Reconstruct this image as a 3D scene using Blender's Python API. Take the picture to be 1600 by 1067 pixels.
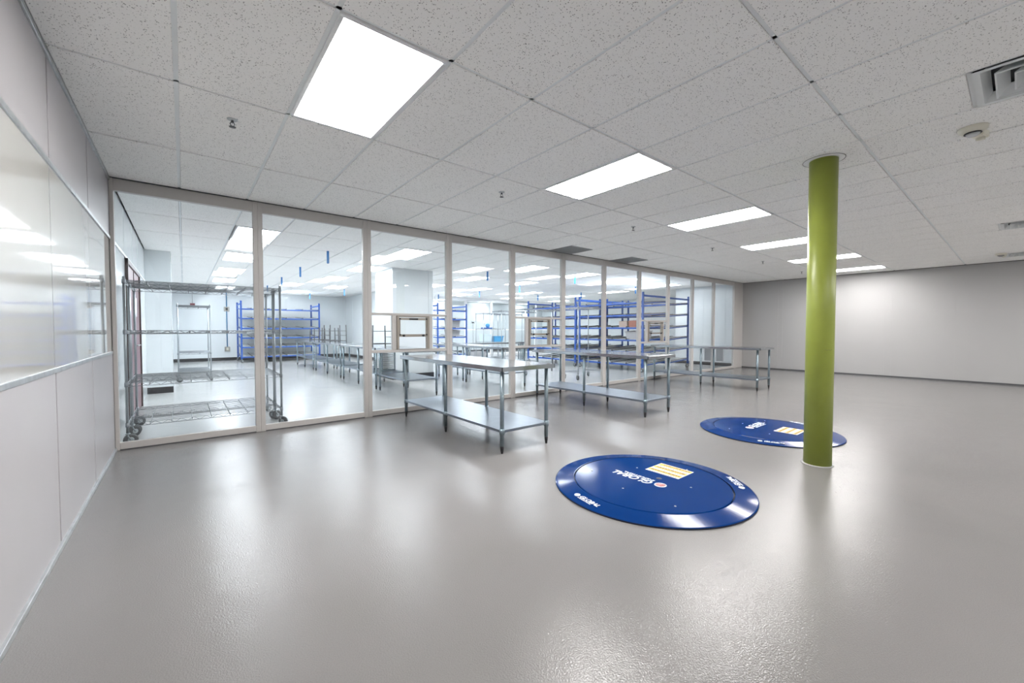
import bpy, math, random
from mathutils import Vector, Matrix
random.seed(4)
S = bpy.context.scene
COL = S.collection
for o in list(bpy.data.objects): bpy.data.objects.remove(o)
R = math.radians
H = 2.7406                 # ceiling height
YP = 2.415                 # near face of the glazed partition
XL = -0.549                # left wall
XR = 14.24                 # right wall
YF = -9.0                  # wall behind the camera
YB = 16.6                  # back wall of the far room
XE = 17.6                  # far end of the back room

# ---------------------------------------------------------------- camera
cam = bpy.data.cameras.new('camera')
cam.sensor_fit = 'HORIZONTAL'; cam.sensor_width = 36.0
cam.lens = 638.125 * 36.0 / 1600.0
cam.clip_start = 0.02
co = bpy.data.objects.new('camera', cam); COL.objects.link(co)
yaw, pitch = 0.676973, -0.0285685
fw = Vector((math.sin(yaw)*math.cos(pitch), math.cos(yaw)*math.cos(pitch), math.sin(pitch)))
rt = Vector((math.cos(yaw), -math.sin(yaw), 0)); up = rt.cross(fw)
co.matrix_world = Matrix((( rt.x, up.x, -fw.x, 0.009123), (rt.y, up.y, -fw.y, -3.276876), (rt.z, up.z, -fw.z, 1.223327), (0,0,0,1)))
S.camera = co

# ---------------------------------------------------------------- world, exposure
w = bpy.data.worlds.new('world'); S.world = w; w.use_nodes = True
w.node_tree.nodes['Background'].inputs[0].default_value = (0.8, 0.85, 0.9, 1)
w.node_tree.nodes['Background'].inputs[1].default_value = 0.3
S.view_settings.view_transform = 'Standard'; S.view_settings.look = 'None'
S.view_settings.gamma = 1.0; S.view_settings.use_curve_mapping = False
S.view_settings.exposure = 2.10
NEAR_LAMP = 9.0            # radiance of the near-room diffusers
BACK_LAMP = 6.4            # radiance of the back-room diffusers
NEAR_COL = (1.0, 0.975, 0.95)
BACK_COL = (0.89, 0.945, 1.0)

# ---------------------------------------------------------------- materials
def newmat(name):
    m = bpy.data.materials.new(name); m.use_nodes = True
    nt = m.node_tree; b = nt.nodes['Principled BSDF']
    return m, nt, b
def noise(nt, scale, detail=3, obj=True, rough=0.5):
    tc = nt.nodes.new('ShaderNodeTexCoord'); n = nt.nodes.new('ShaderNodeTexNoise')
    nt.links.new(tc.outputs['Object'], n.inputs['Vector'])
    n.inputs['Scale'].default_value = scale; n.inputs['Detail'].default_value = detail; n.inputs['Roughness'].default_value = rough
    return n
def ramp(nt, src, stops):
    r = nt.nodes.new('ShaderNodeValToRGB'); nt.links.new(src, r.inputs[0])
    els = r.color_ramp.elements
    els[0].position = stops[0][0]; els[0].color = (*stops[0][1], 1)
    els[1].position = stops[-1][0]; els[1].color = (*stops[-1][1], 1)
    for p, c in stops[1:-1]:
        e = els.new(p); e.color = (*c, 1)
    return r
def mat(name, col, rough=0.5, metal=0.0, var=0.04, vscale=3.0, bump=0.0, bscale=60, coat=0.0, spec=0.5):
    m, nt, b = newmat(name)
    b.inputs['Roughness'].default_value = rough; b.inputs['Metallic'].default_value = metal
    b.inputs['Coat Weight'].default_value = coat; b.inputs['Specular IOR Level'].default_value = spec
    n = noise(nt, vscale, 4)
    lo = tuple(c*(1-var) for c in col); hi = tuple(min(1, c*(1+var)) for c in col)
    r = ramp(nt, n.outputs['Fac'], [(0.3, lo), (0.7, hi)])
    nt.links.new(r.outputs[0], b.inputs['Base Color'])
    if bump:
        n2 = noise(nt, bscale, 2); bp = nt.nodes.new('ShaderNodeBump'); bp.inputs['Strength'].default_value = bump
        bp.inputs['Distance'].default_value = 0.002
        nt.links.new(n2.outputs['Fac'], bp.inputs['Height']); nt.links.new(bp.outputs[0], b.inputs['Normal'])
    return m
def emit(name, col, k):
    m, nt, b = newmat(name)
    b.inputs['Base Color'].default_value = (.8, .8, .8, 1)
    tc = nt.nodes.new('ShaderNodeTexCoord'); sp = nt.nodes.new('ShaderNodeSeparateXYZ')
    nt.links.new(tc.outputs['Object'], sp.inputs[0])
    # three lamp tubes behind the lens: slightly brighter bands
    mu = nt.nodes.new('ShaderNodeMath'); mu.operation = 'MULTIPLY'; mu.inputs[1].default_value = 2*math.pi/0.19
    nt.links.new(sp.outputs[0], mu.inputs[0])
    co_ = nt.nodes.new('ShaderNodeMath'); co_.operation = 'COSINE'; nt.links.new(mu.outputs[0], co_.inputs[0])
    ma = nt.nodes.new('ShaderNodeMath'); ma.operation = 'MULTIPLY_ADD'; ma.inputs[1].default_value = 0.12*k; ma.inputs[2].default_value = k
    nt.links.new(co_.outputs[0], ma.inputs[0])
    b.inputs['Emission Color'].default_value = (*col, 1); nt.links.new(ma.outputs[0], b.inputs['Emission Strength'])
    return m
def glassmat(name, tint):
    m = bpy.data.materials.new(name); m.use_nodes = True; nt = m.node_tree; nt.nodes.clear()
    out = nt.nodes.new('ShaderNodeOutputMaterial'); mix = nt.nodes.new('ShaderNodeMixShader')
    tr = nt.nodes.new('ShaderNodeBsdfTransparent'); tr.inputs[0].default_value = (*tint, 1)
    gl = nt.nodes.new('ShaderNodeBsdfGlossy'); gl.inputs['Roughness'].default_value = 0.01
    geo = nt.nodes.new('ShaderNodeNewGeometry'); fr = nt.nodes.new('ShaderNodeFresnel')
    mp = nt.nodes.new('ShaderNodeMath'); mp.operation = 'MULTIPLY_ADD'   # 1.5 outside, 1/1.5 on the inner side
    mp.inputs[1].default_value = 1/1.5-1.5; mp.inputs[2].default_value = 1.5
    nt.links.new(geo.outputs['Backfacing'], mp.inputs[0]); nt.links.new(mp.outputs[0], fr.inputs['IOR'])
    nt.links.new(fr.outputs[0], mix.inputs[0]); nt.links.new(tr.outputs[0], mix.inputs[1]); nt.links.new(gl.outputs[0], mix.inputs[2])
    nt.links.new(mix.outputs[0], out.inputs[0])
    return m

M = {}
def floor_mat(name, lo, hi):
    m, nt, b = newmat(name)
    n = noise(nt, 0.55, 4); r = ramp(nt, n.outputs['Fac'], [(0.3, lo), (0.7, hi)])
    n1 = noise(nt, 240, 2); r1 = ramp(nt, n1.outputs['Fac'], [(0.35, (.90, .90, .90)), (0.6, (1, 1, 1))])
    mx = nt.nodes.new('ShaderNodeMixRGB'); mx.blend_type = 'MULTIPLY'; mx.inputs[0].default_value = 1
    nt.links.new(r.outputs[0], mx.inputs[1]); nt.links.new(r1.outputs[0], mx.inputs[2]); nt.links.new(mx.outputs[0], b.inputs['Base Color'])
    b.inputs['Roughness'].default_value = 0.10; b.inputs['Specular IOR Level'].default_value = 0.27
    n2 = noise(nt, 150, 1); bp = nt.nodes.new('ShaderNodeBump'); bp.inputs['Strength'].default_value = 0.8; bp.inputs['Distance'].default_value = 0.0014
    nt.links.new(n2.outputs['Fac'], bp.inputs['Height'])
    n3 = noise(nt, 2.2, 2); bp2 = nt.nodes.new('ShaderNodeBump'); bp2.inputs['Strength'].default_value = 0.35; bp2.inputs['Distance'].default_value = 0.012
    nt.links.new(n3.outputs['Fac'], bp2.inputs['Height']); nt.links.new(bp.outputs[0], bp2.inputs['Normal'])
    nt.links.new(bp2.outputs[0], b.inputs['Normal'])
    return m
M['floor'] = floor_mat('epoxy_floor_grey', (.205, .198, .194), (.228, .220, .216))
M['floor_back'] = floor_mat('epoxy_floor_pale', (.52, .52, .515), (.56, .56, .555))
def tile_mat(name, col, dark):
    m, nt, b = newmat(name)
    tc = nt.nodes.new('ShaderNodeTexCoord')
    v = nt.nodes.new('ShaderNodeTexVoronoi'); v.inputs['Scale'].default_value = 95; nt.links.new(tc.outputs['Object'], v.inputs['Vector'])
    n = noise(nt, 60, 3); 
    ad = nt.nodes.new('ShaderNodeMath'); ad.operation = 'MULTIPLY_ADD'; ad.inputs[1].default_value = 0.9; nt.links.new(n.outputs['Fac'], ad.inputs[0]); nt.links.new(v.outputs['Distance'], ad.inputs[2])
    r = ramp(nt, ad.outputs[0], [(0.58, tuple(c*dark for c in col)), (0.68, col)])
    n3 = noise(nt, 260, 2); r3 = ramp(nt, n3.outputs['Fac'], [(0.3, (.96,)*3), (0.6, (1, 1, 1))])
    mx = nt.nodes.new('ShaderNodeMixRGB'); mx.blend_type = 'MULTIPLY'; mx.inputs[0].default_value = 1
    nt.links.new(r.outputs[0], mx.inputs[1]); nt.links.new(r3.outputs[0], mx.inputs[2]); nt.links.new(mx.outputs[0], b.inputs['Base Color'])
    b.inputs['Roughness'].default_value = 0.95; b.inputs['Specular IOR Level'].default_value = 0.1
    return m
M['tile'] = tile_mat('ceiling_tile', (.95, .945, .93), 0.33)
M['tbar'] = mat('ceiling_grid', (.80, .83, .84), .5)
M['wall_panel'] = mat('wall_panel_grey', (.43, .415, .43), .38, var=.015)
M['wall_white'] = mat('wall_panel_white', (.76, .80, .82), .13, var=.015, vscale=1.2)
M['wall_rear'] = mat('wall_panel_rear', (.60, .64, .66), .2, var=.015)
M['wall_cream'] = mat('wall_panel_cream', (.40, .395, .395), .42, var=.02, vscale=.8, bump=.25, bscale=18)
M['gloss_white'] = mat('glossy_white_pane', (.56, .55, .53), .05, var=.01, coat=.5, bump=.02, bscale=2.5)
M['alu'] = mat('aluminium_trim', (.50, .52, .53), .38, .7, var=.12, vscale=14)
M['frame'] = mat('painted_partition_frame', (.50, .48, .465), .35, var=.02)
M['sash'] = mat('sash_beige_aluminium', (.30, .27, .235), .4, .3)
M['black'] = mat('black_rubber', (.015, .015, .018), .45)
M['seam'] = mat('dark_seam', (.07, .072, .078), .6)
M['galv'] = mat('galvanised_steel', (.25, .31, .345), .34, .8, var=.12, vscale=25)
M['steel'] = mat('stainless_steel', (.44, .465, .49), .16, .95, var=.05, vscale=6)
M['steel_edge'] = M['steel']
M['galv_shelf'] = mat('galvanised_shelf', (.27, .31, .36), .34, .9, var=.06, vscale=8)
M['chrome'] = mat('chrome_wire', (.26, .28, .30), .35, .9)
M['post'] = mat('chrome_post', (.34, .37, .39), .3, .85)
M['caster'] = mat('caster_grey_rubber', (.08, .085, .09), .5)
M['caster_fork'] = mat('caster_zinc_fork', (.40, .44, .46), .35, .7)
M['blue'] = mat('rack_blue_paint', (.006, .075, .36), .38)
M['disc'] = mat('turntable_blue_enamel', (.0002, .027, .145), .10, var=.03, spec=.10)
M['disc_edge'] = mat('turntable_dark_edge', (.006, .01, .03), .5)
M['roller'] = mat('roller_track_white', (.78, .80, .82), .3)
M['track'] = mat('roller_track_steel', (.24, .25, .26), .42, .6)
M['white_paint'] = mat('white_enamel', (.80, .81, .82), .3)
M['dif'] = mat('diffuser_white_metal', (.72, .75, .76), .35)
M['duct'] = mat('duct_dark', (.05, .055, .06), .7)
M['green'] = mat('lime_green_paint', (.285, .335, .055), .36, var=.06, vscale=5)
M['mark'] = mat('scuffed_green_paint', (.20, .23, .05), .5)
M['beige'] = mat('beige_plastic', (.72, .70, .60), .4)
M['clear'] = mat('strobe_lens', (.55, .56, .58), .08, .3)
M['bronze'] = mat('sprinkler_brass', (.10, .10, .105), .35, .7)
M['door'] = mat('burgundy_door', (.20, .105, .12), .4)
M['door_dark'] = mat('dark_bronze_frame', (.06, .035, .035), .4)
M['tape'] = mat('blue_plastic_strip', (.015, .20, .55), .4)
M['label_white'] = mat('label_white', (.85, .86, .88), .4)
M['label_yellow'] = mat('label_yellow', (.90, .50, .03), .4)
M['label_ink'] = mat('label_dark_print', (.12, .05, .02), .5)
M['logo'] = mat('logo_white', (.80, .86, .92), .35)
M['logo_red'] = mat('logo_red', (.55, .16, .14), .4)
M['carton'] = mat('carton_brown', (.40, .31, .26), .8)
M['carton_red'] = mat('carton_red_brown', (.33, .13, .09), .8)
M['tote_grey'] = mat('tote_grey', (.36, .36, .37), .5)
M['tote_blue'] = mat('tote_blue', (.06, .33, .62), .45)
M['tote_teal'] = mat('tote_pale', (.55, .65, .68), .45)
M['conduit_blue'] = mat('blue_conduit', (.05, .22, .42), .45)
M['box_metal'] = mat('outlet_box_metal', (.42, .40, .36), .5, .3)
M['grille'] = mat('grille_grey', (.36, .38, .40), .5)
M['return'] = mat('return_grille_grey', (.33, .34, .35), .6)
M['alarm'] = mat('alarm_dark_red', (.22, .06, .07), .4)
M['near_lamp'] = emit('near_lamp_lens', NEAR_COL, NEAR_LAMP)
M['back_lamp'] = emit('back_lamp_lens', BACK_COL, BACK_LAMP)
M['glass'] = glassmat('clear_glass', (.985, .995, .995))

# ---------------------------------------------------------------- mesh builder
class MB:
    def __init__(s): s.v = []; s.f = []; s.mi = []; s.sm = []
    def face(s, idx, mi=0, sm=False): s.f.append(idx); s.mi.append(mi); s.sm.append(sm)
    def box(s, x0, x1, y0, y1, z0, z1, mi=0, skip=()):
        n = len(s.v)
        s.v += [(x0,y0,z0),(x1,y0,z0),(x1,y1,z0),(x0,y1,z0),(x0,y0,z1),(x1,y0,z1),(x1,y1,z1),(x0,y1,z1)]
        for k, q in enumerate([(3,2,1,0),(4,5,6,7),(0,1,5,4),(1,2,6,5),(2,3,7,6),(3,0,4,7)]):
            if k not in skip: s.face([n+i for i in q], mi)
        return s
    def bev(s, x0, x1, y0, y1, z0, z1, b=.004, mi=0):
        # box with chamfered edges
        n = len(s.v); X = (x0, x1); Y = (y0, y1); Z = (z0, z1); idx = {}
        for i in (0, 1):
            for j in (0, 1):
                for k in (0, 1):
                    sx = 1-2*i; sy = 1-2*j; sz = 1-2*k
                    for a in range(3):
                        p = [X[i]+sx*b, Y[j]+sy*b, Z[k]+sz*b]; p[a] = (X[i], Y[j], Z[k])[a]
                        idx[(i,j,k,a)] = len(s.v); s.v.append(tuple(p))
        def F(*q): s.face([idx[t] for t in q], mi)
        F((0,0,0,0),(0,0,1,0),(0,1,1,0),(0,1,0,0)); F((1,0,0,0),(1,1,0,0),(1,1,1,0),(1,0,1,0))
        F((0,0,0,1),(1,0,0,1),(1,0,1,1),(0,0,1,1)); F((0,1,0,1),(0,1,1,1),(1,1,1,1),(1,1,0,1))
        F((0,0,0,2),(0,1,0,2),(1,1,0,2),(1,0,0,2)); F((0,0,1,2),(1,0,1,2),(1,1,1,2),(0,1,1,2))
        for i in (0,1):
            for j in (0,1): F((i,j,0,0),(i,j,1,0),(i,j,1,1),(i,j,0,1))
            for k in (0,1): F((i,0,k,0),(i,1,k,0),(i,1,k,2),(i,0,k,2))
        for j in (0,1):
            for k in (0,1): F((0,j,k,1),(1,j,k,1),(1,j,k,2),(0,j,k,2))
        for i in (0,1):
            for j in (0,1):
                for k in (0,1): F((i,j,k,0),(i,j,k,1),(i,j,k,2))
        return s
    def tube(s, pts, r, n=6, mi=0, cap=True, sm=True, r2=None):
        pts = [Vector(p) for p in pts]; rings = []
        prev = None
        for i, p in enumerate(pts):
            d = (pts[min(i+1, len(pts)-1)] - pts[max(i-1, 0)]).normalized()
            a = Vector((0,0,1)) if abs(d.z) < .9 else Vector((1,0,0))
            u = d.cross(a).normalized(); w_ = d.cross(u)
            rr = r if r2 is None else r + (r2-r)*i/(len(pts)-1)
            st = len(s.v)
            for k in range(n):
                t = 2*math.pi*k/n; q = p + u*(rr*math.cos(t)) + w_*(rr*math.sin(t)); s.v.append(tuple(q))
            rings.append(st)
        for a, b in zip(rings, rings[1:]):
            for k in range(n): s.face([a+k, a+(k+1)%n, b+(k+1)%n, b+k], mi, sm)
        if cap:
            s.face([rings[0]+k for k in range(n)][::-1], mi); s.face([rings[-1]+k for k in range(n)], mi)
        return s
    def lathe(s, prof, c=(0,0,0), n=24, mi=0, sm=True, axis='z', mis=None):
        st = len(s.v); m_ = len(prof)
        for (r, z) in prof:
            for k in range(n):
                t = 2*math.pi*k/n; a = r*math.cos(t); b = r*math.sin(t)
                p = (a, b, z) if axis == 'z' else ((z, a, b) if axis == 'x' else (a, z, b))
                s.v.append((p[0]+c[0], p[1]+c[1], p[2]+c[2]))
        for i in range(m_-1):
            for k in range(n):
                q = [st+i*n+k, st+i*n+(k+1)%n, st+(i+1)*n+(k+1)%n, st+(i+1)*n+k]
                s.face(q, mis[i] if mis else mi, sm)
        if prof[0][0] > 1e-5: s.face([st+k for k in range(n)][::-1], mis[0] if mis else mi)
        if prof[-1][0] > 1e-5: s.face([st+(m_-1)*n+k for k in range(n)], mis[-1] if mis else mi)
        return s
    def build(s, name, mats, parent=None, kind=None, label=None):
        if not isinstance(mats, (list, tuple)): mats = [mats]
        me = bpy.data.meshes.new(name); me.from_pydata(s.v, [], s.f)
        for m in mats: me.materials.append(m)
        me.polygons.foreach_set('material_index', s.mi); me.polygons.foreach_set('use_smooth', s.sm)
        me.update()
        import bmesh
        bm = bmesh.new(); bm.from_mesh(me); bmesh.ops.recalc_face_normals(bm, faces=bm.faces); bm.to_mesh(me); bm.free()
        o = bpy.data.objects.new(name, me); COL.objects.link(o)
        if parent is not None: o.parent = parent
        if kind: o['kind'] = kind
        if label: o['label'] = label
        return o
def tag(o, label, cat, group=None):
    o['label'] = label; o['category'] = cat
    if group: o['group'] = group
    return o
def thing(name, label, cat, loc=(0,0,0), rz=0, group=None):
    o = bpy.data.objects.new(name, None); COL.objects.link(o); o.empty_display_size = .1
    o.location = loc; o.rotation_euler = (0, 0, rz)
    return tag(o, label, cat, group)
def struct(name, mb, mats, parent=None):
    return mb.build(name, mats, parent, kind='structure')
ORD = ['first','second','third','fourth','fifth','sixth','seventh','eighth','ninth','tenth','eleventh','twelfth','thirteenth','fourteenth']
def copy_tree(o, parent=None):
    c = o.copy(); COL.objects.link(c)
    if parent is not None: c.parent = parent
    for ch in list(KIDS.get(o.name, [])): copy_tree(ch, c)
    return c
KIDS = {}
def index_kids():
    KIDS.clear()
    for o in bpy.data.objects:
        if o.parent: KIDS.setdefault(o.parent.name, []).append(o)
def dup(src, label, loc, rz=None):
    index_kids()
    c = copy_tree(src); c.location = loc; c['label'] = label
    if rz is not None: c.rotation_euler = (0, 0, rz)
    return c

# ================================================================= SETTING
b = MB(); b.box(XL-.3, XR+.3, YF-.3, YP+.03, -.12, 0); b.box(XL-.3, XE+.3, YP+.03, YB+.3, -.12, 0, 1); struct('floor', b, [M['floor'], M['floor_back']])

# ceiling: mineral tiles standing a little proud of a recessed white grid
def in_lamp(x0, y0, lamps):
    return any(abs(x0-lx) < .12 and abs(y0-ly) < .25 for lx, ly in lamps)
near_lamps = [(0.61+2.44*k, -1.22) for k in range(6)] + [(0.61+2.44*k+.0, -6.10) for k in range(6)]
NEAR_OPEN = near_lamps
diffusers = [(3.66, -3.66), (9.15, -3.66), (12.2+.61, -3.66)]
returns = [(5.49, 1.83), (7.32, 1.83)]
g = .012
b = MB()
b.box(XL-.3, XE+.3, YF-.3, YB+.3, H+.30, H+.42, 2)                      # slab above
# grid plane of the near room (with openings) - strips of tee
xs = [XL] + [0.61*i for i in range(0, 24)] + [XR]
ys = [YF] + [1.22*j for j in range(-7, 2)] + [YP]
def tile(x0, x1, y0, y1):
    if x1-x0 < .05 or y1-y0 < .05: return
    n = len(b.v); z = H; e = .003
    b.v.extend([(x0+g+e, y0+g+e, z), (x1-g-e, y0+g+e, z), (x1-g-e, y1-g-e, z), (x0+g+e, y1-g-e, z),
            (x0+g, y0+g, z+e), (x1-g, y0+g, z+e), (x1-g, y1-g, z+e), (x0+g, y1-g, z+e),
            (x0+g, y0+g, z+.02), (x1-g, y0+g, z+.02), (x1-g, y1-g, z+.02), (x0+g, y1-g, z+.02)])
    b.face([n, n+1, n+2, n+3], 0)
    for k in range(4):
        b.face([n+k, n+(k+1) % 4, n+4+(k+1) % 4, n+4+k], 0); b.face([n+4+k, n+4+(k+1) % 4, n+8+(k+1) % 4, n+8+k], 0)
for i in range(len(xs)-1):
    for j in range(len(ys)-1):
        x0, x1, y0, y1 = xs[i], xs[i+1], ys[j], ys[j+1]
        if any(abs(x0-lx) < .03 and abs(y0-ly) < .03 for lx, ly in near_lamps): continue
        if any(abs(x0-lx) < .03 and ly-.03 < y1 and ly > y0-.03 and ly < y1-.05 for lx, ly in diffusers):
            ly = diffusers[0][1]
            if ly > y0+.05: tile(x0, x1, y0, ly)
            if ly+.61 < y1-.05: tile(x0, x1, ly+.61, y1)
            continue
        if any(abs(x0-lx) < .03 and y0-.03 < ly < y1-.05 for lx, ly in returns):
            tile(x0, x1, y0, 1.83); 
            continue
        tile(x0, x1, y0, y1)
zt = H+.008
def tee(x0, x1, y0, y1):
    if y1 > 3:                              # back room: narrower tee, open joints beside it
        if x1-x0 < .03: x0 += .0045; x1 -= .0045
        elif y1-y0 < .03: y0 += .0065; y1 -= .0065
    elif y1-y0 < .03: y0 += .0035; y1 -= .0035
    b.box(x0, x1, y0, y1, zt, zt+.03, 1)
for x in xs[1:-1]: tee(x-.014, x+.014, YF, YP)
for y in ys[1:-1]: tee(XL, XR, y-.0139, y+.0139)
tee(5.49, 6.10, 1.816, 1.844); tee(7.32, 7.93, 1.816, 1.844)
for lx, ly in diffusers: tee(lx, lx+.61, ly+.596, ly+.624)
tee(XL, XL+.02, YF, YP); tee(XR-.02, XR, YF, YP); 
# back room
bx = [XL] + [0.61*i for i in range(0, 30)] + [XE]
by0 = 3.90 - 1.245
by = [YP+.06] + [by0 + 1.245*j for j in range(0, 12)] + [YB]
back_lamps = []
LX = {0: [.63, 3.24, 6.42, 8.35, 10.27, 12.6], 1: [.66, 3.25, 6.42, 8.36, 13.2],
      2: [.68, 3.2, 6.42, 8.36, 10.9, 13.5], 3: [.70, 2.55, 3.95, 6.45, 9.2, 12.0, 15.2], 4: [.9, 3.25, 7.4, 9.8, 12.6, 15.4], 5: []}
LY = [3.92, 6.41, 8.93, 11.47, 14.15]
for r_ in range(5):
    for x in LX[r_]: back_lamps.append((x, LY[r_], r_))
for i in range(len(bx)-1):
    for j in range(len(by)-1):
        x0, x1, y0, y1 = bx[i], bx[i+1], by[j], by[j+1]
        pieces = [(x0, x1, y0, y1)]
        for lx, ly, _ in back_lamps:            # cut the tile round the fixture
            a0, a1, c0, c1 = lx+.012, lx+.598, ly+.012, ly+1.208; nxt = []
            for (p0, p1, q0, q1) in pieces:
                if a0 > p1-.02 or a1 < p0+.02 or c0 > q1-.02 or c1 < q0+.02: nxt.append((p0, p1, q0, q1)); continue
                if c0 > q0+.03: nxt.append((p0, p1, q0, c0+g))
                if c1 < q1-.03: nxt.append((p0, p1, c1-g, q1))
                m0, m1 = max(q0, c0-g), min(q1, c1+g)
                if a0 > p0+.03: nxt.append((p0, a0+g, m0, m1))
                if a1 < p1-.03: nxt.append((a1-g, p1, m0, m1))
            pieces = nxt
        for p in pieces: tile(*p)
for x in bx[1:-1]: tee(x-.014, x+.014, YP, YB)
for y in by[1:-1]: tee(XL, XE, y-.0139, y+.0139)
struct('ceiling', b, [M['tile'], M['tbar'], M['duct']])

# left wall: panels, glossy band, aluminium strips
b = MB(); b.box(XL-.15, XL-.012, YF, 7.1, 0, H+.3); b.box(XL-.15, XL-.012, 7.1, YB, 0, H+.3)
struct('wall_left', b, M['wall_white'])
sy = [-8.1, -6.94, -5.77, -4.6, -3.43, -2.26, -1.09, 0.08, 1.25, YP]
k = 0
b = MB()
for y0, y1 in zip(sy, sy[1:]):
    b.bev(XL-.012, XL, y0+.012, y1-.012, .028, .985, .002); b.bev(XL-.012, XL, y0+.012, y1-.012, 2.15, H, .002)
struct('trim_1', b, M['wall_panel']); bpy.data.objects['trim_1']['label'] = 'lavender-grey panels of the left wall above and below the glossy band'
b = MB(); b.box(XL-.012, XL-.004, YF, YP, 0, 1.0); b.box(XL-.012, XL-.004, YF, YP, 2.14, H); b.box(XL-.012, XL-.0095, YF, YP, 1.0, 2.14)
for y in sy[1:-1]: b.box(XL-.0095, XL-.004, y-.0045, y+.0045, 1.01, 2.13)
struct('trim_2', b, M['seam'])
for n_, (y0, y1) in enumerate(zip(sy, sy[1:])):
    if y1 < -4.7: continue
    b = MB(); b.box(XL-.012, XL-.003, y0+.005, y1-.005, 1.01, 2.13); k += 1
    struct('window_%d' % k, b, M['gloss_white'])
NWIN = k
b = MB()
b.bev(XL-.01, XL+.006, YF, YP-.001, .985, 1.012, .002); b.bev(XL-.01, XL+.006, YF, YP-.001, 2.125, 2.155, .002)
b.bev(XL-.01, XL+.012, YF, YP-.001, H-.03, H, .002)
struct('trim_3', b, M['alu'])
b = MB(); b.bev(XL-.01, XL+.014, YF, YP-.001, 0, .03, .002); struct('baseboard_left', b, M['alu'])
# left wall beyond the partition
b = MB(); P3 = [YP+.06, 3.69, 4.71, 5.63, 7.1]
for y0, y1 in zip(P3, P3[1:]):
    b.bev(XL-.012, XL, y0+.010, y1-.010, 2.17, H, .002)
    if y0 < 3.7 or y0 > 5.6: b.bev(XL-.012, XL, y0+.005, y1-.005, 0, 2.13, .002)
b.box(XL-.012, XL, 3.69, 5.63, 2.10, 2.13)
b.bev(XL-.012, XL, 7.5, 12, 0, H, .002); b.bev(XL-.012, XL, 12.01, YB, 0, H, .002)
for y in (3.69, 4.71, 5.63): b.box(XL-.011, XL-.003, y-.009, y+.009, 2.165, H, 1)
struct('trim_4', b, [M['wall_white'], M['seam']])
b = MB(); b.bev(XL-.01, XL+.008, YP+.06, 7.1, 2.13, 2.165, .002); struct('trim_5', b, M['white_paint'])
# burgundy door in the left wall of the back room
d = thing('door_1', 'burgundy double door in the left wall behind the glass partition', 'door', (XL, 4.66, 0)); d['kind'] = 'structure'
del d['category']
b = MB(); b.box(0, .03, -.93, -.86, 0, 2.12); b.box(0, .03, .86, .93, 0, 2.12); b.box(0, .03, -.93, .93, 2.06, 2.12); b.box(-.01, .02, -.01, .01, 0, 2.06); b.build('door_frame', M['door_dark'], d)
for s_ in (-1, 1):
    b = MB(); x = sorted((s_*.01, s_*.86)); b.bev(-.011, .012, x[0], x[1], .01, 2.06, .003); lf = b.build('door_leaf', M['door'], d)
    b = MB(); b.tube([(.012, s_*.08, 1.0), (.055, s_*.08, 1.0), (.055, s_*.19, 1.0)], .01, 8); b.lathe([(.03, .012), (.03, .018)], (0, s_*.08, 1.0), 12, axis='x'); b.build('door_handle', M['alu'], lf)
b = MB(); b.box(.012, .014, .30, .42, 1.42, 1.70); b.build('notice', M['label_white'], d)
# column box on the left wall
b = MB(); b.box(XL, -.165, 7.1, 7.62, 0, H+.02); b.box(XL, -.28, 7.094, 7.1, 0, H, 0); struct('wall_left_pier', b, M['wall_white'])
b = MB(); b.box(XL, -.163, 7.085, 7.0935, 0, .12); struct('baseboard_pier', b, M['black'])

# back wall and other far walls
b = MB(); b.box(XL-.15, 5.95, YB, YB+.15, 0, H+.3)
for x in (.95, 2.2, 3.45, 4.7): b.box(x-.012, x+.012, YB-.004, YB, 0, H)
struct('wall_back', b, M['wall_white'])
b = MB(); b.box(XL, 5.94, YB-.012, YB-.0045, 0, .12); struct('baseboard_back', b, M['black'])
b = MB(); b.box(5.95, 6.55, 12.2, YB+.15, 0, H+.3)
for y in (13.2, 14.4, 15.6): b.box(5.944, 5.95, y-.04, y+.04, 0, H)
struct('wall_back_return', b, M['wall_white'])
b = MB(); b.box(5.93, 5.9435, 12.2, YB-.02, 0, .12); struct('baseboard_return', b, M['black'])
b = MB(); b.box(6.55, XE+.3, 15.6, 15.75, 0, H+.3); b.box(6.55, XE+.3, 15.588, 15.6, 0, H) 
for x in (8.0, 9.25, 10.5, 11.75, 13.0, 14.25, 15.5): b.box(x-.02, x+.02, 15.582, 15.588, 0, H)
struct('wall_rear', b, M['wall_rear'])
b = MB(); b.box(6.56, XE, 15.57, 15.5815, 0, .12); struct('baseboard_rear', b, M['black'])
b = MB(); b.box(XE, XE+.15, YP, 15.75, 0, H+.3)
for y in (5.5, 6.7, 7.9, 9.1, 10.3): b.box(XE-.006, XE, y-.03, y+.03, 0, H)
struct('wall_east', b, M['wall_rear'])
b = MB(); b.box(XE-.016, XE-.0065, 4.8, 15.55, 0, .12); struct('baseboard_east', b, M['black'])
b = MB(); b.box(14.3, 14.5, YP+.06, 4.78, 0, H+.3)
for y in (2.7, 3.0, 3.75, 4.2): b.box(14.294, 14.3, y-.02, y+.02, 0, H)
struct('wall_side', b, M['wall_white'])
b = MB(); b.box(14.283, 14.2935, YP+.07, 4.78, 0, .10); struct('baseboard_side', b, M['black'])
# column box in the middle of the back room
b = MB(); b.box(4.0, 5.08, 6.33, 7.45, 0, H+.02)
for x0, x1 in ((4.0, 4.13), (4.96, 5.08)): b.box(x0-.004, x1+.004, 6.324, 6.33, 0, H)
b.box(3.994, 4.0, 6.324, 6.42, 0, H); b.box(3.994, 4.0, 7.3, 7.45, 0, H)
struct('wall_pier', b, M['wall_white'])
b = MB(); b.box(3.975, 3.9935, 6.30, 7.45, 0, .12); b.box(3.975, 5.09, 6.30, 6.3235, 0, .12); struct('baseboard_pier_middle', b, M['black'])
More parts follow.
